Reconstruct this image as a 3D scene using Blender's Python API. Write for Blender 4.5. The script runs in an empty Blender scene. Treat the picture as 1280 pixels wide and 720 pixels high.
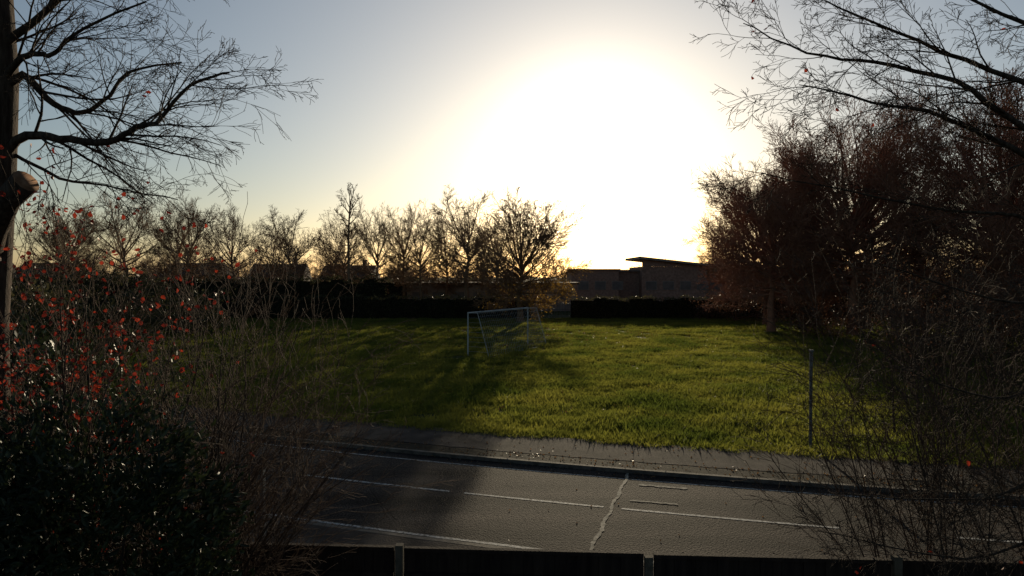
import bpy, math, random
from mathutils import Vector, Matrix, Quaternion
random.seed(7)
R=random.random
def U(a,b): return a+(b-a)*random.random()
scene=bpy.context.scene
col=scene.collection
# ---------------------------------------------------------------- materials
def newmat(name):
    m=bpy.data.materials.new(name); m.use_nodes=True
    nt=m.node_tree; b=nt.nodes['Principled BSDF']
    return m,nt,b
def noise_mat(name,c1,c2,scale=5,rough=0.9,bump=0.0,bscale=None,detail=6,spec=0.1,stretch=None,lo=0.35,hi=0.65):
    m,nt,b=newmat(name)
    tc=nt.nodes.new('ShaderNodeTexCoord'); n=nt.nodes.new('ShaderNodeTexNoise')
    n.inputs['Scale'].default_value=scale; n.inputs['Detail'].default_value=detail
    src=tc.outputs['Object']
    if stretch:
        mp=nt.nodes.new('ShaderNodeMapping'); mp.inputs['Scale'].default_value=stretch
        nt.links.new(src,mp.inputs[0]); src=mp.outputs[0]
    nt.links.new(src,n.inputs['Vector'])
    r=nt.nodes.new('ShaderNodeValToRGB')
    r.color_ramp.elements[0].position=lo; r.color_ramp.elements[1].position=hi
    r.color_ramp.elements[0].color=(*c1,1); r.color_ramp.elements[1].color=(*c2,1)
    nt.links.new(n.outputs['Fac'],r.inputs[0]); nt.links.new(r.outputs[0],b.inputs['Base Color'])
    b.inputs['Roughness'].default_value=rough
    b.inputs['Specular IOR Level'].default_value=spec
    if bump>0:
        n2=nt.nodes.new('ShaderNodeTexNoise'); n2.inputs['Scale'].default_value=bscale or scale*6
        n2.inputs['Detail'].default_value=5
        nt.links.new(src,n2.inputs['Vector'])
        bp=nt.nodes.new('ShaderNodeBump'); bp.inputs['Strength'].default_value=bump; bp.inputs['Distance'].default_value=0.02
        nt.links.new(n2.outputs['Fac'],bp.inputs['Height']); nt.links.new(bp.outputs[0],b.inputs['Normal'])
    return m
def leaf_mat(name,c1,c2,trans=0.5,rough=0.5,spec=0.4,scale=3,tmul=1.5):
    m,nt,b=newmat(name)
    tc=nt.nodes.new('ShaderNodeNewGeometry'); n=nt.nodes.new('ShaderNodeTexNoise')
    n.inputs['Scale'].default_value=scale; n.inputs['Detail'].default_value=4
    nt.links.new(tc.outputs['Position'],n.inputs['Vector'])
    r=nt.nodes.new('ShaderNodeValToRGB')
    r.color_ramp.elements[0].position=.36; r.color_ramp.elements[1].position=.64
    r.color_ramp.elements[0].color=(*c1,1); r.color_ramp.elements[1].color=(*c2,1)
    nt.links.new(n.outputs['Fac'],r.inputs[0]); nt.links.new(r.outputs[0],b.inputs['Base Color'])
    b.inputs['Roughness'].default_value=rough; b.inputs['Specular IOR Level'].default_value=spec
    t=nt.nodes.new('ShaderNodeBsdfTranslucent')
    mul=nt.nodes.new('ShaderNodeVectorMath'); mul.operation='SCALE'; mul.inputs['Scale'].default_value=tmul
    nt.links.new(r.outputs[0],mul.inputs[0]); nt.links.new(mul.outputs[0],t.inputs['Color'])
    mx=nt.nodes.new('ShaderNodeMixShader'); mx.inputs[0].default_value=trans
    out=nt.nodes['Material Output']
    nt.links.new(b.outputs[0],mx.inputs[1]); nt.links.new(t.outputs[0],mx.inputs[2]); nt.links.new(mx.outputs[0],out.inputs[0])
    return m
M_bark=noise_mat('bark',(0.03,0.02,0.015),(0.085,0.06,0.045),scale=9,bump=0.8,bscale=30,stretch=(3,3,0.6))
M_bark_far_haze=noise_mat('bark_far_haze',(0.15,0.092,0.055),(0.25,0.155,0.09),scale=2)  # bark lightened so its colour stands in for haze over the distance
M_bark_red_veil=noise_mat('bark_red_veil',(0.21,0.092,0.06),(0.35,0.165,0.10),scale=2)  # brightened red: the sun's reddish veil is painted into the bark colour
M_twig=noise_mat('twig_bark',(0.05,0.033,0.026),(0.10,0.068,0.05),scale=6)
M_cut=noise_mat('cut_wood',(0.16,0.08,0.045),(0.26,0.15,0.09),scale=14)
M_grass=leaf_mat('grass_blades',(0.058,0.076,0.012),(0.155,0.150,0.025),trans=0.55,rough=0.6,scale=0.28,tmul=1.6,spec=.2)
M_laurel=leaf_mat('laurel_leaf',(0.014,0.022,0.010),(0.034,0.043,0.018),trans=0.15,rough=0.5,spec=0.3,scale=2)
M_hedge=leaf_mat('hedge_leaf',(0.03,0.032,0.016),(0.075,0.065,0.03),trans=0.3,scale=1,spec=.1)
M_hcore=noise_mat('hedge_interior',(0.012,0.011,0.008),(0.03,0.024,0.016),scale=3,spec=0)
M_thred=leaf_mat('bramble_leaf',(0.05,0.026,0.018),(0.11,0.055,0.034),trans=0.3,scale=1,spec=.1)
M_redleaf=leaf_mat('red_leaf',(0.10,0.012,0.009),(0.28,0.034,0.016),trans=0.5,scale=4,tmul=1.2)
M_gold=leaf_mat('golden_leaf',(0.22,0.12,0.014),(0.36,0.21,0.028),trans=0.5,scale=1,tmul=1.3)
M_brownleaf=leaf_mat('brown_leaf',(0.08,0.04,0.015),(0.19,0.10,0.035),trans=0.3,scale=1)
M_ground=noise_mat('ground_soil_grass',(0.022,0.030,0.010),(0.05,0.055,0.02),scale=0.6,bump=0.6,bscale=20,spec=.02)
M_verge=noise_mat('verge_soil',(0.018,0.016,0.012),(0.04,0.034,0.024),scale=3,bump=0.9,bscale=40,spec=.03)
M_fence=noise_mat('dark_timber',(0.018,0.012,0.011),(0.04,0.027,0.022),scale=8,bump=0.4,stretch=(1,1,0.15))
M_post=noise_mat('post_timber',(0.07,0.06,0.045),(0.12,0.10,0.08),scale=10,bump=0.3)
M_conc=noise_mat('concrete_post',(0.12,0.115,0.105),(0.20,0.19,0.175),scale=8,bump=0.3)
M_kerb=noise_mat('kerb_concrete',(0.08,0.070,0.058),(0.18,0.155,0.125),scale=5,bump=0.5,rough=0.9)
M_pave=noise_mat('pavement_asphalt',(0.028,0.024,0.022),(0.078,0.064,0.054),scale=1.5,bump=1,bscale=30,rough=0.95,spec=.05)
M_paint=noise_mat('road_paint',(0.10,0.10,0.095),(0.50,0.48,0.44),scale=14,rough=0.8,bump=0.3,lo=0.36,hi=0.60)
M_seam=noise_mat('road_seam',(0.07,0.07,0.06),(0.38,0.34,0.27),scale=12,rough=0.9,lo=0.38,hi=0.60)
M_white=noise_mat('white_metal',(0.33,0.33,0.32),(0.46,0.46,0.44),scale=6,rough=0.6)
M_net=noise_mat('net_cord',(0.3,0.3,0.3),(0.45,0.45,0.45),scale=6)
M_metal=noise_mat('grey_metal',(0.08,0.085,0.085),(0.15,0.155,0.155),scale=6,rough=0.6)
M_brick_haze=noise_mat('brick_haze',(0.20,0.125,0.095),(0.30,0.195,0.15),scale=3)  # school walls lightened to a hazy brown, haze painted into the base colour
M_render=noise_mat('pale_render',(0.20,0.16,0.13),(0.28,0.23,0.19),scale=1)
M_roof=noise_mat('roof_tile',(0.05,0.038,0.034),(0.10,0.07,0.055),scale=2,bump=0.4)
M_roofmetal_haze=noise_mat('roof_sheet_haze',(0.18,0.155,0.135),(0.28,0.24,0.21),scale=1,rough=0.9,spec=.03)  # school roof paled with the walls, haze put into its colour
M_glass=noise_mat('window_glass',(0.09,0.08,0.075),(0.14,0.125,0.115),scale=1,rough=0.4,spec=0.3)
M_frame=noise_mat('window_frame',(0.20,0.17,0.145),(0.28,0.24,0.21),scale=4)
def asphalt():
    m,nt,b=newmat('asphalt')
    tc=nt.nodes.new('ShaderNodeTexCoord')
    n=nt.nodes.new('ShaderNodeTexNoise'); n.inputs['Scale'].default_value=0.7; n.inputs['Detail'].default_value=8
    mp=nt.nodes.new('ShaderNodeMapping'); mp.inputs['Rotation'].default_value=(0,0,math.radians(18)); mp.inputs['Scale'].default_value=(0.35,1.6,1)
    nt.links.new(tc.outputs['Object'],mp.inputs[0]); nt.links.new(mp.outputs[0],n.inputs['Vector'])
    f=nt.nodes.new('ShaderNodeTexNoise'); f.inputs['Scale'].default_value=26; f.inputs['Detail'].default_value=4
    nt.links.new(tc.outputs['Object'],f.inputs['Vector'])
    r=nt.nodes.new('ShaderNodeValToRGB'); r.color_ramp.elements[0].position=.36; r.color_ramp.elements[1].position=.66
    r.color_ramp.elements[0].color=(0.013,0.012,0.012,1); r.color_ramp.elements[1].color=(0.056,0.047,0.042,1)
    nt.links.new(n.outputs['Fac'],r.inputs[0])
    r2=nt.nodes.new('ShaderNodeValToRGB'); r2.color_ramp.elements[0].position=.38; r2.color_ramp.elements[1].position=.66
    r2.color_ramp.elements[0].color=(0.3,0.3,0.3,1); r2.color_ramp.elements[1].color=(2.3,2.15,2.0,1)
    nt.links.new(f.outputs['Fac'],r2.inputs[0])
    mm=nt.nodes.new('ShaderNodeVectorMath'); mm.operation='MULTIPLY'
    nt.links.new(r.outputs[0],mm.inputs[0]); nt.links.new(r2.outputs[0],mm.inputs[1]); nt.links.new(mm.outputs[0],b.inputs['Base Color'])
    b.inputs['Roughness'].default_value=0.85; b.inputs['Specular IOR Level'].default_value=0.035
    bp=nt.nodes.new('ShaderNodeBump'); bp.inputs['Strength'].default_value=1.0; bp.inputs['Distance'].default_value=0.03
    nt.links.new(f.outputs['Fac'],bp.inputs['Height']); nt.links.new(bp.outputs[0],b.inputs['Normal'])
    return m
M_asph=asphalt()
# ---------------------------------------------------------------- mesh helpers
class MB:
    def __init__(s): s.v=[]; s.f=[]; s.mi=[]
    def tube(s,pts,rad,k=3,mi=0,cap=False):
        n=len(pts); base=len(s.v)
        d0=(pts[1]-pts[0]).normalized()
        a=d0.orthogonal().normalized()
        for i in range(n):
            d=(pts[min(i+1,n-1)]-pts[max(i-1,0)])
            if d.length<1e-9: d=d0
            d=d.normalized()
            a=(a-d*a.dot(d))
            a=a.normalized() if a.length>1e-6 else d.orthogonal().normalized()
            b=d.cross(a); r=rad[i]; p=pts[i]
            for j in range(k):
                t=6.28318*j/k; c=math.cos(t)*r; q=math.sin(t)*r
                s.v.append((p.x+a.x*c+b.x*q,p.y+a.y*c+b.y*q,p.z+a.z*c+b.z*q))
        for i in range(n-1):
            o=base+i*k
            for j in range(k):
                j2=(j+1)%k
                s.f.append((o+j,o+j2,o+k+j2,o+k+j)); s.mi.append(mi)
        if cap:
            s.f.append(tuple(base+(n-1)*k+j for j in range(k))); s.mi.append(cap if cap is not True else mi)
            s.f.append(tuple(base+k-1-j for j in range(k))); s.mi.append(mi)
    def leaf(s,p,d,L,W,mi=1,fold=True):
        d=d.normalized(); w=d.cross(Vector((U(-1,1),U(-1,1),U(-1,1))))
        if w.length<1e-4: w=d.orthogonal()
        w=w.normalized(); nn=d.cross(w)
        o=len(s.v)
        if fold:
            for q in (p, p+d*L*.35+w*W*.5+nn*W*.16, p+d*L*.75+w*W*.34+nn*W*.1, p+d*L-nn*L*.08, p+d*L*.75-w*W*.34+nn*W*.1, p+d*L*.35-w*W*.5+nn*W*.16, ):
                s.v.append(tuple(q))
            s.f+= [(o,o+1,o+2,o+3),(o,o+3,o+4,o+5)]; s.mi+=[mi,mi]
        else:
            for q in (p,p+d*L*.5+w*W*.5,p+d*L,p+d*L*.5-w*W*.5): s.v.append(tuple(q))
            s.f.append((o,o+1,o+2,o+3)); s.mi.append(mi)
    def box(s,c,sz,mi=0,rot=0):
        o=len(s.v); cr,sr=math.cos(rot),math.sin(rot)
        for dz in(-.5,.5):
            for dx,dy in((-.5,-.5),(.5,-.5),(.5,.5),(-.5,.5)):
                x=dx*sz[0];y=dy*sz[1]
                s.v.append((c[0]+x*cr-y*sr,c[1]+x*sr+y*cr,c[2]+dz*sz[2]))
        for f in((3,2,1,0),(4,5,6,7),(0,1,5,4),(1,2,6,5),(2,3,7,6),(3,0,4,7)):
            s.f.append(tuple(o+i for i in f)); s.mi.append(mi)
    def obj(s,name,mats,smooth=False,link=True,parent=None):
        me=bpy.data.meshes.new(name); me.from_pydata(s.v,[],s.f)
        for m in mats: me.materials.append(m)
        me.polygons.foreach_set('material_index',s.mi)
        if smooth: me.polygons.foreach_set('use_smooth',[True]*len(s.f))
        me.update()
        ob=bpy.data.objects.new(name,me)
        if link: col.objects.link(ob)
        if parent: ob.parent=parent
        return ob
def rv(): 
    while True:
        v=Vector((U(-1,1),U(-1,1),U(-1,1)))
        if 0.05<v.length<1: return v.normalized()
def tilt(d,ang):
    ax=d.cross(rv())
    if ax.length<1e-4: ax=d.orthogonal()
    return (Quaternion(ax.normalized(),ang)@d).normalized()
def grow(mb,p,d,L,r,lv,C,tips=None):
    n=C['seg'][lv]; pts=[p.copy()]; dirs=[d.copy()]; q=p.copy(); dd=d.copy()
    for i in range(n):
        dd=(dd+rv()*C['wan'][lv]+Vector((0,0,C['up'][lv]/n))).normalized()
        q=q+dd*(L/n); pts.append(q.copy()); dirs.append(dd.copy())
    rmin=C['rmin']; end=C['taper'][lv]
    rad=[max(rmin,r*(1-(1-end)*i/n)) for i in range(n+1)]
    mb.tube(pts,rad,C['k'][lv])
    last=lv>=len(C['ch'])
    if tips is not None and last: tips.append((pts,dirs))
    if last: return
    nc=C['ch'][lv]; nc=max(1,int(nc*U(.75,1.25)))
    for c in range(nc):
        t=C['st'][lv]+(1-C['st'][lv])*((c+R())/nc)
        x=t*n; i=min(int(x),n-1); f=x-i
        pp=pts[i].lerp(pts[i+1],f); dr=dirs[i+1]
        cl=L*C['len'][lv]*(1.15-.55*t)*U(.7,1.25); ang=U(*C['ang'][lv])
        nd=tilt(dr,ang)
        rr=(rad[i]*(1-f)+rad[i+1]*f)*C['rr'][lv]
        grow(mb,pp,nd,cl,max(rmin,rr),lv+1,C,tips)
def dome_tree(name,H,mats,N=22,ch=(9,7,5),rx=.42,base=.16,rmin=.014,rt=.024,leaves=None,fork=.5,link=False):
    """broad rounded winter crown: limbs leave a short trunk and reach towards an ellipsoidal crown surface"""
    C=dict(seg=(8,6,5,3),wan=(.13,.17,.19,.2),up=(.2,.15,.12,.1),taper=(.18,.25,.35,.6),ch=ch,st=(.2,.10,.08),len=(.50,.54,.55),
      ang=((.3,.85),(.4,.95),(.4,.95)),rr=(.5,.5,.65),k=(5,4,3,3),rmin=rmin)
    mb=MB(); tips=[]
    zt=H*fork; tp=[Vector((0,0,-.1))]; 
    for i in range(1,7): tp.append(Vector((U(-.012,.012)*H*i/4,U(-.012,.012)*H*i/4,zt*i/6)))
    r0=H*rt; tr=[r0*1.35]+[r0*(1-.6*i/6) for i in range(1,7)]
    mb.tube(tp,tr,9)
    cz=H*(base+1)/2; a=H*rx; c_=H*(1-base)/2
    for i in range(N):
        u=(i+.5)/N; el=math.asin(min(1,max(-1,-.12+1.08*u))); az=i*2.39996+U(-.35,.35)
        d=Vector((math.cos(az)*math.cos(el),math.sin(az)*math.cos(el),math.sin(el)))
        z=zt*min(1,(.38+.62*u**.8)); k=z/zt*6; j=min(int(k),5); p=tp[j].lerp(tp[j+1],k-j)
        L=.1*H
        while True:
            q=p+d*L; e=(q.x/a)**2+(q.y/a)**2+((q.z-cz)/c_)**2
            if e>1 or L>H: break
            L+=.02*H
        L*=U(.74,.97)*.92
        grow(mb,p,(d+Vector((0,0,-.08))).normalized(),L,r0*U(.26,.40),0,C,tips)
    zs=sorted(v[2] for v in mb.v); k=H/zs[int(len(zs)*.997)]
    mb.v=[(v[0]*k,v[1]*k,v[2]*k) for v in mb.v]
    if leaves: leaves(mb,[([p*k for p in a_],b_) for a_,b_ in tips])
    return mb.obj(name,mats,smooth=True,link=link).data
# ---------------------------------------------------------------- ground, road
def rc(x): return 15.8-0.325*x+0.005*x*x
def rp(x,n):
    g=-0.325+0.01*x; l=math.sqrt(1+g*g)
    return (x-g/l*n, rc(x)+n/l)
def strip(name,x0,x1,n0,n1,z,mat,h=0,step=.5,jit=0):
    v=[];f=[];N=max(1,int((x1-x0)/step))
    for i in range(N+1):
        x=x0+(x1-x0)*i/N
        a=rp(x,n0+U(-jit,jit)); b=rp(x,n1+U(-jit,jit))
        v+= [(a[0],a[1],z),(b[0],b[1],z)]
        if h: v+=[(a[0],a[1],z-h),(b[0],b[1],z-h)]
    k=4 if h else 2
    for i in range(N):
        o=i*k; f.append((o,o+k,o+k+1,o+1))
        if h: f.append((o+2,o+k+2,o+k,o)); f.append((o+1,o+k+1,o+k+3,o+3))
    if h: f.append((0,1,3,2)); o=N*k; f.append((o,o+2,o+3,o+1))
    me=bpy.data.meshes.new(name); me.from_pydata(v,[],f); me.materials.append(mat)
    ob=bpy.data.objects.new(name,me); col.objects.link(ob); return ob
g=MB(); S=2500; g.v=[(-S,-S,0),(S,-S,0),(S,S,0),(-S,S,0)]; g.f=[(0,1,2,3)]; g.mi=[0]
g.obj('ground',[M_ground])
X0,X1=-32,30
strip('road',X0,X1,-3.0,2.8,0.004,M_asph)
strip('kerb',X0,X1,2.8,2.93,0.10,M_kerb,h=.10)
strip('verge',X0,X1,2.93,3.6,0.095,M_verge,h=.095,jit=.03)
strip('pavement',X0,X1,3.6,5.75,0.102,M_pave,h=.102,jit=.05)
strip('kerb',X0,X1,-3.13,-3.0,0.10,M_kerb,h=.10)
strip('pavement',X0,X1,-5.0,-3.13,0.097,M_pave,h=.097)
mk=bpy.data.objects.new('road_markings',None); col.objects.link(mk)
for a,b in((-30,-27),(-24.5,-21.5),(-19,-15),(-13,-9),(-5.2,-1.45),(-1.1,1.98),(2.35,6.5),(8.5,12.5),(14.5,18.5),(20.5,24)):
    o=strip('centre_dash',a,b,-.045,.045,0.009,M_paint,step=.4,jit=.006); o.parent=mk
o=strip('edge_line',X0,X1,-2.75,-2.66,0.009,M_paint,jit=.008); o.parent=mk
o=strip('edge_line',X0,X1,2.22,2.28,0.009,M_paint,jit=.008); o.parent=mk
mb=MB(); a=Vector((*rp(2.15,-2.95),0)); b=Vector((*rp(2.15,2.75),0)); N=60; t=(b-a).normalized(); w=Vector((t.y,-t.x,0))
for i in range(N+1):
    c=a.lerp(b,i/N)+w*(.02*math.sin(i*.5)+U(-.012,.012)); hw=U(.025,.05); o=len(mb.v)
    mb.v+=[(c.x-w.x*hw,c.y-w.y*hw,.0125),(c.x+w.x*hw,c.y+w.y*hw,.0125)]
    if i: mb.f.append((o-2,o-1,o+1,o)); mb.mi.append(0)
ob=mb.obj('road_seam',[M_seam]); ob.parent=mk
for cx,n,L,W in((2.5,1.85,1.1,.10),(2.45,.62,1.0,.09)):
    o=strip('repair_joint',cx,cx+L,n-W/2,n+W/2,0.0135,M_seam,step=.08,jit=.03); o.parent=mk
# ---------------------------------------------------------------- instancing
def inst_collection(name,objs):
    c=bpy.data.collections.new(name)
    for o in objs: c.objects.link(o)
    return c
def instancer(name,pts,coll,smin,smax,seed=0,tiltv=0.0):
    me=bpy.data.meshes.new(name); me.from_pydata(pts,[],[]); ob=bpy.data.objects.new(name,me); col.objects.link(ob)
    nt=bpy.data.node_groups.new(name+'_nodes','GeometryNodeTree')
    nt.interface.new_socket('Geometry',in_out='INPUT',socket_type='NodeSocketGeometry')
    nt.interface.new_socket('Geometry',in_out='OUTPUT',socket_type='NodeSocketGeometry')
    gi=nt.nodes.new('NodeGroupInput'); go=nt.nodes.new('NodeGroupOutput')
    ip=nt.nodes.new('GeometryNodeInstanceOnPoints'); ci=nt.nodes.new('GeometryNodeCollectionInfo')
    ci.inputs['Collection'].default_value=coll; ci.inputs['Separate Children'].default_value=True; ci.inputs['Reset Children'].default_value=True
    ip.inputs['Pick Instance'].default_value=True
    rr=nt.nodes.new('FunctionNodeRandomValue'); rr.data_type='FLOAT_VECTOR'
    rr.inputs[0].default_value=(-tiltv,-tiltv,0); rr.inputs[1].default_value=(tiltv,tiltv,6.283); rr.inputs['Seed'].default_value=seed
    rs=nt.nodes.new('FunctionNodeRandomValue'); rs.data_type='FLOAT'
    rs.inputs[2].default_value=smin; rs.inputs[3].default_value=smax; rs.inputs['Seed'].default_value=seed+5
    ri=nt.nodes.new('FunctionNodeRandomValue'); ri.data_type='INT'
    ri.inputs[4].default_value=0; ri.inputs[5].default_value=len(coll.objects)-1; ri.inputs['Seed'].default_value=seed+9
    L=nt.links.new
    L(gi.outputs[0],ip.inputs['Points']); L(ci.outputs[0],ip.inputs['Instance'])
    L(rr.outputs[0],ip.inputs['Rotation']); L(rs.outputs[1],ip.inputs['Scale']); L(ri.outputs[2],ip.inputs['Instance Index'])
    L(ip.outputs[0],go.inputs[0])
    md=ob.modifiers.new('scatter','NODES'); md.node_group=nt
    return ob
def clump(i,nb,rad,h0,h1,w):
    mb=MB()
    for _ in range(nb):
        a=U(0,6.283); r=rad*math.sqrt(R()); x=math.cos(a)*r; y=math.sin(a)*r
        t=U(0,6.283); ww=w*U(.6,1.3); h=U(h0,h1)*(1 if R()<.9 else 1.7); lx=U(-.7,.7)*h; ly=U(-.7,.7)*h
        cx,sx=math.cos(t)*ww*.5,math.sin(t)*ww*.5; o=len(mb.v)
        mb.v+=[(x-cx,y-sx,0),(x+cx,y+sx,0),(x+lx*.4+cx*.7,y+ly*.4+sx*.7,h*.6),(x+lx*.4-cx*.7,y+ly*.4-sx*.7,h*.6),(x+lx,y+ly,h)]
        mb.f+=[(o,o+1,o+2,o+3),(o+3,o+2,o+4)]; mb.mi+=[0,0]
    return mb.obj('grass_clump_%d'%i,[M_grass],link=False)
clA=inst_collection('grass_clumps',[clump(i,230,.5,.04,.10+.03*(i%3),.022) for i in range(5)])
pts=[]
for _ in range(42000):
    x=U(-48,56); y=U(14,82)
    ed=rc(x)+5.75*1.05
    if y<ed+.15: continue
    if abs(x)>0.85*y+3: continue
    if R()>min(1,(31/y)): continue
    if (x+1.5)**2+((y-45)/1.8)**2<9 and R()<.4: continue
    pts.append((x,y,0.0))
instancer('grass',pts,clA,.55,1.6,1,.08)
pts=[]
for _ in range(700):
    x=U(-14,14); n=U(-6.4,-5.1); p=rp(x,n); pts.append((p[0],p[1],0.0))
for _ in range(500):
    x=U(-25,25); n=5.7+abs(random.gauss(0,.25)); p=rp(x,n); pts.append((p[0],p[1],0.03))
instancer('verge_grass',pts,clA,.5,1.3,3,.1)
mb=MB()
def fall(x,y,z=.02,s=.07):
    d=Vector((U(-1,1),U(-1,1),U(-.2,.4))); mb.leaf(Vector((x,y,z)),d,s,s*.8,mi=0,fold=False)
for _ in range(3600):
    x=random.gauss(2,7); y=U(48,80) ; fall(x,y,.1,.11)
for _ in range(1500): fall(U(-18,20),U(24,60),.1,.08)
for _ in range(650):
    x=U(-14,14); p=rp(x,U(2.95,3.7)); fall(p[0],p[1],.105,.05)
for _ in range(300):
    x=U(-14,14); p=rp(x,U(3.7,5.7)); fall(p[0],p[1],.11,.05)
for _ in range(350):
    x=U(-14,14); p=rp(x,2.8-abs(random.gauss(0,.2))); fall(p[0],p[1],.015,.045)
for _ in range(140):
    x=U(-14,14); p=rp(x,U(-3,2.8)); fall(p[0],p[1],.015,.04)
mb.obj('fallen_leaves',[M_brownleaf])
# ---------------------------------------------------------------- trees
far_meshes=[dome_tree('bare_tree_mesh_%d'%i,15,[M_bark_far_haze],N=24,ch=(9,7,5),rx=sp,base=lo,rmin=.014,rt=.02) for i,(sp,lo) in enumerate([(.36,.16),(.31,.2),(.40,.14)])]
poplar=dome_tree('slender_tree_mesh',15,[M_bark_far_haze],N=22,ch=(6,5,3),rx=.13,base=.15,rmin=.013,fork=.8,rt=.014)
red_meshes=[dome_tree('bare_tree_red_%d'%i,17,[M_bark_red_veil],N=32,ch=(10,8,6),rx=sp,base=.03,rmin=.0125,fork=.45,rt=.02) for i,sp in enumerate([.42,.38,.45])]
def golden(mb,tips):
    for pts,dirs in tips:
        p=pts[-1]
        if (p.z<4.8 and p.x>1 and R()<.22) or (p.z<6.4 and p.x>3.8 and R()<.16) or (p.z<4.4 and R()<.08) or R()<.003:
            for _ in range(3): mb.leaf(p+rv()*.35,rv(),.13,.10,mi=1,fold=False)
main_mesh=dome_tree('main_tree_mesh',13.8,[M_bark_far_haze,M_gold],N=34,ch=(10,8,6),rx=.50,base=.08,rmin=.0145,rt=.024,fork=.42,leaves=golden)
def put(name,me,x,y,s,rz=None,sx=1):
    o=bpy.data.objects.new(name,me); col.objects.link(o); o.location=(x,y,0); o.scale=(s*sx,s*sx,s); o.rotation_euler=(0,0,U(0,6.28) if rz is None else rz); return o
put('golden_leaf_tree',main_mesh,.9,75,1,0,1.0)
for i,(x,y,H,sx) in enumerate([(-52,95,16.5,1),(-47,99,15.7,.8),(-43.5,95,16.2,.8),(-38,96,14.6,.9),(-30,95,13.8,.95),(-23,97,14,.75),(-18.4,96,15,.75),(-15.2,99,15,.75),(-12.4,96,14.6,.8),(-9.2,99,14.2,.8),(-5.9,92,15.9,1.05),(-2.2,98,13.5,.9),(-57,90,14,1),(-62,99,15,1),(7.8,114,7.5,.6),(-34,100,12.5,.9),(-26.5,104,12.5,.9)]):
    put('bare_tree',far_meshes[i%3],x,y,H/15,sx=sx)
put('slender_tree',poplar,-21.3,92,17.0/15,sx=.9)
for i,(x,y,H,sx) in enumerate([(22.8,62,16.4,.98),(28.5,59,18.8,.95),(33,66,21.5,1),(35,51,19.5,.95),(41,58,21.5,1),(46,50,20,1),(37,77,22,1),(50,64,22,1),(29,84,17.5,1.0),(41,42,17,1),(26,72,16.5,.9),(34,43,11.5,1.1)]):
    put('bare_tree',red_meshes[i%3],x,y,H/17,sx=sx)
pts=[]
for _ in range(260):
    x=U(-260,260); y=U(140,250)
    if 0<x/y*100<14 and R()<.8: continue
    pts.append((x,y,-4 if x/y<.25 else -2))
srcs=[]
for i in range(3):
    o=bpy.data.objects.new('distant_src_%d'%i,far_meshes[i]); srcs.append(o)
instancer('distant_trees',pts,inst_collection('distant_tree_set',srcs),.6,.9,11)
# ---------------------------------------------------------------- hedges & thickets
def hedge(name,x0,x1,y,th,h,n,mats,ls=.16):
    mb=MB()
    L=x1-x0; N=int(L/.7)+2
    def prof(x): return h*(1+.05*math.sin(x*1.3)+.04*math.sin(x*3.1+1)+.03*math.sin(x*7.7))
    for _ in range(n):
        x=U(x0,x1); top=prof(x); 
        if R()<.4: p=Vector((x,y+U(-.5,.5)*th,top+random.gauss(0,.08)))
        else: p=Vector((x,y-th*.5+abs(random.gauss(0,.12)),U(.0,top)))
        mb.leaf(p,rv(),ls*U(.6,1.3),ls*.7,mi=0,fold=False)
    for i in range(N):
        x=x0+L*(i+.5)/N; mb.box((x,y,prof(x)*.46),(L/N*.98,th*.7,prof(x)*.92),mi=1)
    return mb.obj(name,mats)
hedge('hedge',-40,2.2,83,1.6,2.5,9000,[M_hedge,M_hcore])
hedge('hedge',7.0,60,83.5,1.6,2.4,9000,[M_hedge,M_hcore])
hedge('hedge',-110,-16,90,1.8,4.6,12000,[M_hedge,M_hcore],ls=.28)
hedge('hedge',-160,160,138,2.5,4.0,12000,[M_hedge,M_hcore],ls=.45)
def bush(name,c,r,n,ls,mats,stems=8,shell=.55,fold=False,clumps=60,cr=.28,asp=.5):
    mb=MB(); c=Vector(c); cs=[]
    for _ in range(clumps):
        v=rv()*(shell+(1-shell)*R()); cs.append((Vector((c.x+v.x*r[0],c.y+v.y*r[1],c.z+v.z*r[2])),v))
    for _ in range(stems):
        q,_v=random.choice(cs); b=Vector((c.x+U(-.3,.3)*r[0],c.y+U(-.3,.3)*r[1],0))
        mb.tube([b,b.lerp(q,.5)+rv()*.1*r[0],q],[.03*max(1,r[2]/2),.02,.01],4,mi=1)
    for _ in range(n):
        q,v=random.choice(cs); s=cr*min(r)
        p=q+Vector((random.gauss(0,s*.6),random.gauss(0,s*.6),random.gauss(0,s*.5)))
        if p.z<.05: continue
        mb.leaf(p,(v+rv()*.9+Vector((0,0,.2))),ls*U(.6,1.25),ls*asp,mi=0,fold=fold)
    return mb.obj(name,mats)
for x,y,rx,h,n in((-34,70,7,4.4,3500),(-44,76,8,6,3800),(-28,60,4,3.4,2200),(-42,58,7,4.8,3500),(-26,46,3.5,3,2200),(-33,48,5,4.2,2600),(-52,68,8,6.5,3000)):
    bush('thicket',(x,y,h*.45),(rx,3,h*.55),n,.35,[M_hedge,M_bark_far_haze],clumps=90,cr=.3)
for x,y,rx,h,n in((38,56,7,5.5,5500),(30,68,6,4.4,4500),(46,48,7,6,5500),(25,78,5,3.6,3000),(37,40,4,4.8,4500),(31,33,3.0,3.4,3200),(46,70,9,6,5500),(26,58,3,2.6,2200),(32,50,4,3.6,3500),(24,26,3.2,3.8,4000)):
    bush('thicket',(x,y,h*.45),(rx,3,h*.55),n,.22,[M_thred,M_bark_red_veil],clumps=120,cr=.3)
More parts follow.
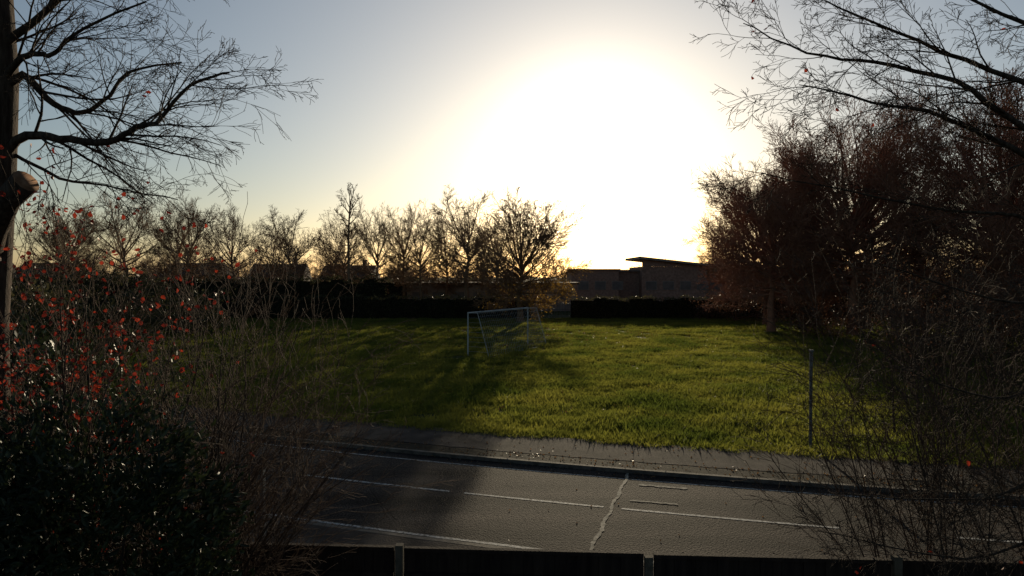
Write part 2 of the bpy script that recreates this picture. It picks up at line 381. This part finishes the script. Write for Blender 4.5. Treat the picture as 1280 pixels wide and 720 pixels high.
# ---------------------------------------------------------------- buildings
def empty(name,loc=(0,0,0),rz=0):
    e=bpy.data.objects.new(name,None); col.objects.link(e); e.location=loc; e.rotation_euler=(0,0,rz); return e
def bx(name,c,s,mat,par):
    m=MB(); m.box(c,s); return m.obj(name,[mat],parent=par)
def house(x,y,w,d,eave,ridge,wall,rz=0):
    e=empty('brick_house',(x,y,0),rz)
    bx('walls',(0,0,eave/2),(w,d,eave),wall,e)
    m=MB(); ox=.3
    m.v=[(-w/2-ox,-d/2-ox,eave-.1),(w/2+ox,-d/2-ox,eave-.1),(w/2+ox,d/2+ox,eave-.1),(-w/2-ox,d/2+ox,eave-.1),(-w/2-ox,0,ridge),(w/2+ox,0,ridge)]
    m.f=[(0,1,5,4),(2,3,4,5),(0,4,3),(1,2,5),(3,2,1,0)]; m.mi=[0]*5; m.obj('roof',[M_roof],parent=e)
    bx('chimney',(w*.3,0,ridge+.3),(.7,.6,1.5),M_dk,e)
    for fx in(-.32,.02,.32):
        for z in(1.4,eave-1.3):
            if fx==.02 and z==1.4: bx('door',(0,-d/2-.03,1.05),(.95,.08,2.1),M_frame,e); continue
            bx('window_frame',(w*fx,-d/2-.03,z),(1.5,.08,1.2),M_frame,e); bx('window_glass',(w*fx,-d/2-.05,z),(1.3,.08,1.0),M_glass,e)
M_dk=noise_mat('dark_brick',(0.05,0.036,0.03),(0.09,0.064,0.052),scale=3)
house(-42,128,9,7,4.7,7.2,M_dk,.06); house(-30,131,9,7,4.7,7.0,M_dk,-.04); house(-76,118,10,7,4.8,7.2,M_dk,.1); house(-92,122,10,7,4.8,7.4,M_dk,.1)
house(-58,130,10,7,4.9,7.4,M_dk,-.05)
s=empty('school_building',(0,0,0))
bx('main_walls',(30,128,2.9),(36,12,5.8),M_brick_haze,s); bx('flat_roof',(30,128,5.95),(37,13,.3),M_roofmetal_haze,s)
bx('hall_walls',(27.5,126,3.3),(11,13,6.6),M_brick_haze,s)
m=MB(); x0,x1,y0,y1=21.5,36,118.5,134
m.v=[(x0,y0,8.3),(x1,y0,6.7),(x1,y1,6.7),(x0,y1,8.3),(x0,y0,7.9),(x1,y0,6.4),(x1,y1,6.4),(x0,y1,7.9)]
m.f=[(0,1,2,3),(7,6,5,4),(0,4,5,1),(1,5,6,2),(2,6,7,3),(3,7,4,0)]; m.mi=[0]*6; m.obj('mono_pitch_roof',[M_roofmetal_haze],parent=s)
m=MB(); m.v=[(22,119.4,6.6),(33,119.4,6.6),(33,119.4,6.68),(22,119.4,7.83)]; m.f=[(0,1,2,3)]; m.mi=[0]; m.obj('hall_gable',[M_brick_haze],parent=s)
bx('block_walls',(14,124,3.0),(8,10,6.0),M_brick_haze,s); bx('block_roof',(14,124,6.1),(8.6,10.6,.22),M_roofmetal_haze,s)
for i in range(12):
    x=12+i*2.9
    yy=121.97 if x>33.5 else (118.97 if x<18.2 else 119.47)
    if 18.2<=x<=22: continue
    bx('window_frame',(x,yy,3.4),(1.9,.1,1.5),M_frame,s); bx('window_glass',(x,yy-.03,3.4),(1.75,.1,1.35),M_glass,s)
a=empty('school_annexe',(0,0,0))
bx('walls',(-3,104,1.9),(24,7,3.8),M_render,a); bx('roof',(-3,104,3.95),(25,8,.3),M_roof,a)
for i in range(8): bx('window_frame',(-13.4+i*2.9,100.47,2.1),(1.8,.1,1.4),M_frame,a); bx('window_glass',(-13.4+i*2.9,100.44,2.1),(1.6,.1,1.2),M_glass,a)
gt=MB()
for i in range(25): gt.box((2.4+i*.19,84,.9),(.04,.04,1.8))
for z in(.25,1.0,1.75): gt.box((4.7,84.05,z),(4.7,.05,.06))
gt.box((2.3,84,1),(.14,.14,2.1)); gt.box((7.05,84,1),(.14,.14,2.1))
gt.obj('metal_gate',[M_metal])
# ---------------------------------------------------------------- goal
e=empty('football_goal',(0,0,0)); A=Vector((-2.75,44,0)); B=Vector((1.15,51.3,0)); up=Vector((0,0,2.7))
f=MB(); f.tube([A,A+up],[.045,.045],8,cap=True); f.tube([B,B+up],[.045,.045],8,cap=True); f.tube([A+up,B+up],[.045,.045],8,cap=True)
t=(B-A).normalized(); nrm=Vector((t.y,-t.x,0)); bk=nrm*1.5; tb=nrm*.7
for P in(A,B):
    f.tube([P+up,P+up+tb,P+bk+Vector((0,0,.03)),P+Vector((0,0,.03))],[.022]*4,6)
f.tube([A+bk+Vector((0,0,.03)),B+bk+Vector((0,0,.03))],[.022]*2,6)
f.obj('frame',[M_white],parent=e)
nn=MB(); K=34
def row(u):
    P=A.lerp(B,u); return [P+up,P+up+tb,P+bk*.75+Vector((0,0,1.3))+nrm*.1,P+bk+Vector((0,0,.03))]
for i in range(K+1): nn.tube(row(i/K),[.007]*4,3)
for j in range(1,13):
    v=j/13*3; i0=min(int(v),2); ff=v-i0
    ln=[]
    for i in range(K+1):
        r_=row(i/K); ln.append(r_[i0].lerp(r_[i0+1],ff)+Vector((0,0,-.03*math.sin(i*.9))))
    nn.tube(ln,[.007]*(K+1),3)
for P in(A,B):
    for j in range(1,9):
        z=2.7*j/9; w=1.5-(.8*(z/2.7)); nn.tube([P+Vector((0,0,z)),P+nrm*w+Vector((0,0,z))],[.007]*2,3)
nn.obj('net',[M_net],parent=e)
# ---------------------------------------------------------------- posts and fence
p=MB(); p.tube([Vector((8.58,20.2,0)),Vector((8.58,20.2,2.85))],[.045,.045],10,cap=True); 
sp=p.obj('sign_post',[M_metal]); q=MB(); q.box((8.58,20.15,2.68),(.30,.012,.3),rot=1.35); q.obj('sign_plate',[M_metal],parent=sp)
q=MB(); q.box((8.58,20.2,2.86),(.12,.12,.05)); q.obj('cap',[M_metal],parent=sp)
p=MB(); p.box((-3.93,11,1.0),(.10,.10,2.0)); p.box((-3.93,11,2.02),(.12,.12,.04)); p.obj('concrete_post',[M_conc])
fe=empty('timber_fence',(0,0,0))
def fy(x): return 8.15-.06*x
xs=[-9.6,-6.85,-4.07,-1.32,1.57,4.33,7.1,9.9]
for x in xs: bx('post',(x,fy(x),.925 if x!=1.57 else .89),(.09,.09,1.85 if x!=1.57 else 1.78),M_post,fe)
pn=MB()
for a_,b_ in zip(xs[:-1],xs[1:]):
    dz=U(-.03,.02); nb=22; w=(b_-a_-.12)/nb
    for i in range(nb):
        x=a_+.06+w*(i+.5); pn.box((x,fy(x)+.0+(.008 if i%2 else -.008),.88+dz),(w*1.05,.018,1.76),rot=-.06)
    xm=(a_+b_)/2; pn.box((xm,fy(xm),1.785+dz),(b_-a_-.115,.07,.045),rot=-.06)
    for z in(.35,1.5): pn.box((xm,fy(xm)-.055,z),(b_-a_-.12,.05,.08),rot=-.06)
pn.obj('panels',[M_fence],parent=fe)
# ---------------------------------------------------------------- foreground left tree
TC=dict(seg=(6,5,4,3),wan=(.17,.2,.25,.3),up=(-.12,.0,-.08,-.15),taper=(.3,.35,.4,.6),ch=(6,4,3),st=(.15,.15,.15),len=(.55,.6,.6),
   ang=((.35,.9),(.35,.9),(.35,.9)),rr=(.6,.65,.7),k=(5,4,3,3),rmin=.0021)
def limb(mb,P,r0,r1,nch,clen,cfg=TC,k=7,bias=None,t0=.15,tips=None):
    Q=[]; n=len(P)
    for i in range(n-1):
        a,b,c,d=P[max(i-1,0)],P[i],P[i+1],P[min(i+2,n-1)]
        for s_ in range(4):
            t=s_/4; Q.append(.5*((2*b)+(c-a)*t+(2*a-5*b+4*c-d)*t*t+(3*b-a-3*c+d)*t**3)+rv()*.012)
    Q.append(P[-1]); m=len(Q)
    rad=[r0+(r1-r0)*i/(m-1) for i in range(m)]
    mb.tube(Q,rad,k)
    for c in range(nch):
        t=t0+(1-t0)*(c+R())/nch; i=min(int(t*(m-1)),m-2); dr=(Q[i+1]-Q[i]).normalized()
        nd=tilt(dr,U(.35,1.05)); nd.y*=.7
        if bias: nd=(nd+bias*U(.1,.6))
        nd.normalize()
        grow(mb,Q[i],nd,clen*U(.6,1.25)*(1.1-.3*t),max(.004,rad[i]*.4),0,cfg,tips)
def V(x,z,y): return Vector((x,y,z))
mb=MB(); tips=[]
tr=[Vector((-5.12,7,-.1)),Vector((-5.16,7.02,1.5)),Vector((-5.2,7,3)),Vector((-5.2,7,4.5)),Vector((-5.14,7,6)),Vector((-5.1,7.03,7)),Vector((-5.16,7.05,8.3)),Vector((-5.1,7.1,10))]
mb.tube(tr,[.26,.2,.18,.17,.2,.18,.15,.08],14)
mb.tube([Vector((-5.15,6.95,5.2)),Vector((-4.95,6.75,5.45)),Vector((-4.72,6.62,5.72)),Vector((-4.50,6.55,5.88))],[.11,.115,.11,.12],12,cap=1)
br=Vector((.45,0,.05))
limb(mb,[V(-5.08,6.15,7),V(-4.78,6.37,6.95),V(-4.37,6.33,6.85),V(-3.89,6.29,6.8),V(-3.6,6.43,6.8),V(-3.37,6.5,6.8),V(-3.12,6.85,6.85),V(-2.75,6.98,6.9)],.05,.010,19,1.0,bias=br,tips=tips)
limb(mb,[V(-5.08,6.75,7),V(-4.82,6.98,7),V(-4.6,6.75,7),V(-4.37,6.64,7.1),V(-4.09,6.75,7.1),V(-3.89,7.06,7.2),V(-3.4,7.2,7.3)],.045,.008,14,.9,bias=br,tips=tips)
limb(mb,[V(-5.08,6.85,7),V(-4.84,7.06,6.9),V(-4.6,7.12,6.8),V(-4.33,7.1,6.7),V(-4.05,7.34,6.7),V(-3.4,7.55,6.6)],.04,.008,13,.9,bias=br,tips=tips)
limb(mb,[V(-5.1,7.2,7),V(-4.6,7.6,7),V(-4.1,8.0,7),V(-3.3,8.3,7)],.045,.010,10,.9,bias=br,tips=tips)
limb(mb,[V(-5.1,6.3,7),V(-4.6,6.0,7.2),V(-4.2,5.93,7.3),V(-3.5,5.8,7.4)],.02,.005,11,.65,tips=tips)
limb(mb,[V(-5.1,7.0,7),V(-5.0,7.6,6.5),V(-4.5,8.0,6.2)],.035,.010,8,.8,tips=tips)
for pts_,dirs_ in tips:
    if pts_[-1].x<-4.5 and pts_[-1].z<6.2 and R()<.3: mb.leaf(pts_[-1],rv(),.05,.035,mi=2)
mb.obj('foreground_tree',[M_bark,M_cut,M_redleaf],smooth=True)
# ---------------------------------------------------------------- foreground right tree
mb=MB(); tips=[]
mb.tube([Vector((6.0,6.6,-.1)),Vector((6.05,6.6,2)),Vector((5.98,6.55,4)),Vector((6.02,6.5,6)),Vector((5.95,6.5,8)),Vector((6,6.5,10))],[.24,.18,.16,.14,.1,.05],12)
bl=Vector((-.9,0,.3))
limb(mb,[V(6,5.3,6.5),V(4.75,6.03,6.4),V(3.95,6.42,6.4),V(3.2,6.55,6.3),V(2.55,6.7,6.3)],.035,.004,16,.75,bias=bl,tips=tips)
limb(mb,[V(6,5.7,6.5),V(4.75,6.33,6.5),V(4.06,6.78,6.5),V(3.39,6.98,6.6),V(2.75,7.08,6.6),V(2.15,7.35,6.6)],.035,.004,17,.7,bias=bl,tips=tips)
limb(mb,[V(6,6.2,6.5),V(4.72,6.81,6.6),V(3.84,7.21,6.7),V(2.95,7.6,6.7)],.035,.006,13,.8,bias=bl,tips=tips)
limb(mb,[V(6,7,6.5),V(4.72,7.3,6.5),V(4.0,7.65,6.5)],.03,.008,9,.8,bias=bl,tips=tips)
limb(mb,[V(6,4.9,6.5),V(4.9,5.5,6.6),V(4.2,5.6,6.6),V(3.2,5.8,6.7),V(2.2,6.0,6.7)],.022,.003,13,.6,bias=bl,tips=tips)
limb(mb,[V(6,4.3,6.5),V(5.0,4.7,6.4),V(4.3,4.8,6.3),V(3.3,5.1,6.3)],.022,.004,13,.7,bias=Vector((-.7,0,0)),tips=tips)
limb(mb,[V(6,3.6,6.5),V(5.0,4.0,6.4),V(4.3,3.9,6.3),V(3.4,4.2,6.3)],.022,.004,14,.7,bias=Vector((-.7,0,0)),tips=tips)
limb(mb,[V(6,3.0,6.5),V(5.0,3.2,6.4),V(4.2,3.0,6.3),V(3.0,3.05,6.3)],.022,.004,15,.7,bias=Vector((-.7,0,-.1)),tips=tips)
limb(mb,[V(6,2.4,6.5),V(5.0,2.7,6.3),V(4.0,2.5,6.2),V(2.7,2.75,6.2)],.022,.004,15,.65,bias=Vector((-.7,0,0)),tips=tips)
mb.leaf(Vector((3.95,6.1,3.4)),Vector((.4,0,-1)),.06,.045,mi=1)
for pts_,dirs_ in tips:
    if R()<.003: mb.leaf(pts_[-1],rv(),.045,.035,mi=1)
mb.obj('foreground_tree',[M_bark,M_redleaf],smooth=True)
# ---------------------------------------------------------------- shrubs
def shrub(name,bases,H,spread,lean,mats,cfg,leaf=None,r=.02):
    mb=MB(); tips=[]
    for b in bases:
        d=(Vector((U(-1,1)*spread,U(-1,1)*spread*.6,1))+lean).normalized()
        grow(mb,Vector(b),d,H*U(.7,1.1),r,0,cfg,tips)
    if leaf: leaf(mb,tips)
    return mb.obj(name,mats,smooth=True)
SC=dict(seg=(7,5,4,3),wan=(.10,.14,.18,.2),up=(-.1,.15,.1,.1),taper=(.25,.3,.4,.6),ch=(8,4,3),st=(.3,.15,.1),len=(.42,.5,.5),
   ang=((.3,.8),(.3,.8),(.3,.8)),rr=(.6,.65,.7),k=(5,4,3,3),rmin=.0025)
SL=dict(SC); SL['up']=(-.35,.1,.0,.0); SL['ch']=(10,5,3)
shrub('twiggy_shrub',[(U(-4.3,-3.3),U(7.1,7.7),0) for _ in range(32)],4.4,.22,Vector((.19,0,0)),[M_twig],SL,r=.018)
shrub('twiggy_shrub',[(U(4.4,7),U(7.2,9.0),0) for _ in range(32)],4.7,.22,Vector((-.12,0,0)),[M_twig],SL,r=.014)
SF=dict(SL); SF['rmin']=.006; SF['ch']=(12,7,5)
def brl(mb,tips):
    for pts_,_ in tips:
        if R()<.3: mb.leaf(pts_[-1],rv(),.07,.05,mi=1,fold=False)
shrub('bramble_shrub',[(U(11.5,21),rc(15)+U(6.0,10.5),0) for _ in range(30)],4.9,.35,Vector((-.1,0,0)),[M_twig,M_thred],SF,leaf=brl,r=.03)
def redl(mb,tips):
    for pts_,_ in tips:
        q0=pts_[-1]
        pr=.75 if q0.z>3.9 else .35
        if R()<pr:
            for q in pts_[1:]:
                if R()<.75: mb.leaf(q,rv()+Vector((0,0,-.4)),U(.035,.07),.042,mi=1)
shrub('red_leaf_shrub',[(U(-5.1,-4.15),U(6.2,7.4),0) for _ in range(22)],4.8,.12,Vector((.01,0,0)),[M_twig,M_redleaf],SC,leaf=redl,r=.02)
bush('laurel_bush',(-3.65,5.95,2.2),(1.35,.85,1.85),15000,.095,[M_laurel,M_bark],stems=20,clumps=260,cr=.22,fold=True,asp=.42)
bush('ivy_bush',(-5.0,6.1,1.9),(1.1,.9,2.0),11000,.08,[M_laurel,M_bark],stems=14,clumps=240,cr=.25,fold=True,asp=.7)
bush('evergreen_bush',(-6.6,10.3,1.9),(2.2,1.1,2.35),14000,.10,[M_laurel,M_bark],stems=20,clumps=300,cr=.25,asp=.6)
# ---------------------------------------------------------------- light
el,az=math.radians(8.8),math.radians(6.8)
sd=Vector((math.sin(az)*math.cos(el),math.cos(az)*math.cos(el),math.sin(el)))
sl=bpy.data.lights.new('sun','SUN'); sl.energy=5; sl.angle=math.radians(.5); sl.color=(1,.84,.58)
so=bpy.data.objects.new('sun',sl); col.objects.link(so); so.rotation_euler=sd.to_track_quat('Z','Y').to_euler(); so.location=sd*100
w=bpy.data.worlds.new('World'); scene.world=w; w.use_nodes=True; nt=w.node_tree; nt.nodes.clear()
out=nt.nodes.new('ShaderNodeOutputWorld'); bg=nt.nodes.new('ShaderNodeBackground'); sky=nt.nodes.new('ShaderNodeTexSky')
sky.sky_type='NISHITA'; sky.sun_disc=False; sky.sun_elevation=el; sky.sun_rotation=az; sky.dust_density=0.8; sky.air_density=1.0; sky.ozone_density=2.0
bg.inputs['Strength'].default_value=0.074
tint=nt.nodes.new('ShaderNodeVectorMath'); tint.operation='MULTIPLY'; tint.inputs[1].default_value=(1.02,1.0,.99)
nt.links.new(sky.outputs[0],tint.inputs[0]); nt.links.new(tint.outputs[0],bg.inputs[0])
tc=nt.nodes.new('ShaderNodeTexCoord'); dt=nt.nodes.new('ShaderNodeVectorMath'); dt.operation='DOT_PRODUCT'
dt.inputs[1].default_value=tuple(sd); nt.links.new(tc.outputs['Generated'],dt.inputs[0])
def mth(op,a,b=None):
    n=nt.nodes.new('ShaderNodeMath'); n.operation=op
    for i,x in enumerate((a,b)):
        if x is None: continue
        if isinstance(x,(int,float)): n.inputs[i].default_value=x
        else: nt.links.new(x,n.inputs[i])
    return n.outputs[0]
th=mth('ARCCOSINE',mth('MINIMUM',dt.outputs['Value'],.999999))
g1=mth('MULTIPLY',mth('EXPONENT',mth('MULTIPLY',mth('POWER',mth('DIVIDE',th,math.radians(5.0)),2),-1)),1.3)
g2=mth('MULTIPLY',mth('EXPONENT',mth('MULTIPLY',mth('DIVIDE',th,math.radians(21)),-1)),.36)
bg2=nt.nodes.new('ShaderNodeBackground'); bg2.inputs[0].default_value=(1,.96,.89,1); nt.links.new(mth('ADD',g1,g2),bg2.inputs[1])
ad=nt.nodes.new('ShaderNodeAddShader'); nt.links.new(bg.outputs[0],ad.inputs[0]); nt.links.new(bg2.outputs[0],ad.inputs[1]); nt.links.new(ad.outputs[0],out.inputs[0])
scene.view_settings.view_transform='Standard'; scene.view_settings.look='None'; scene.view_settings.exposure=0
# ---------------------------------------------------------------- camera
cd=bpy.data.cameras.new('camera'); cd.lens=24.8; cd.sensor_width=36; cd.clip_end=6000
co=bpy.data.objects.new('camera',cd); col.objects.link(co); co.location=(0,0,5); co.rotation_euler=(math.radians(90-.97),0,0)
scene.camera=co
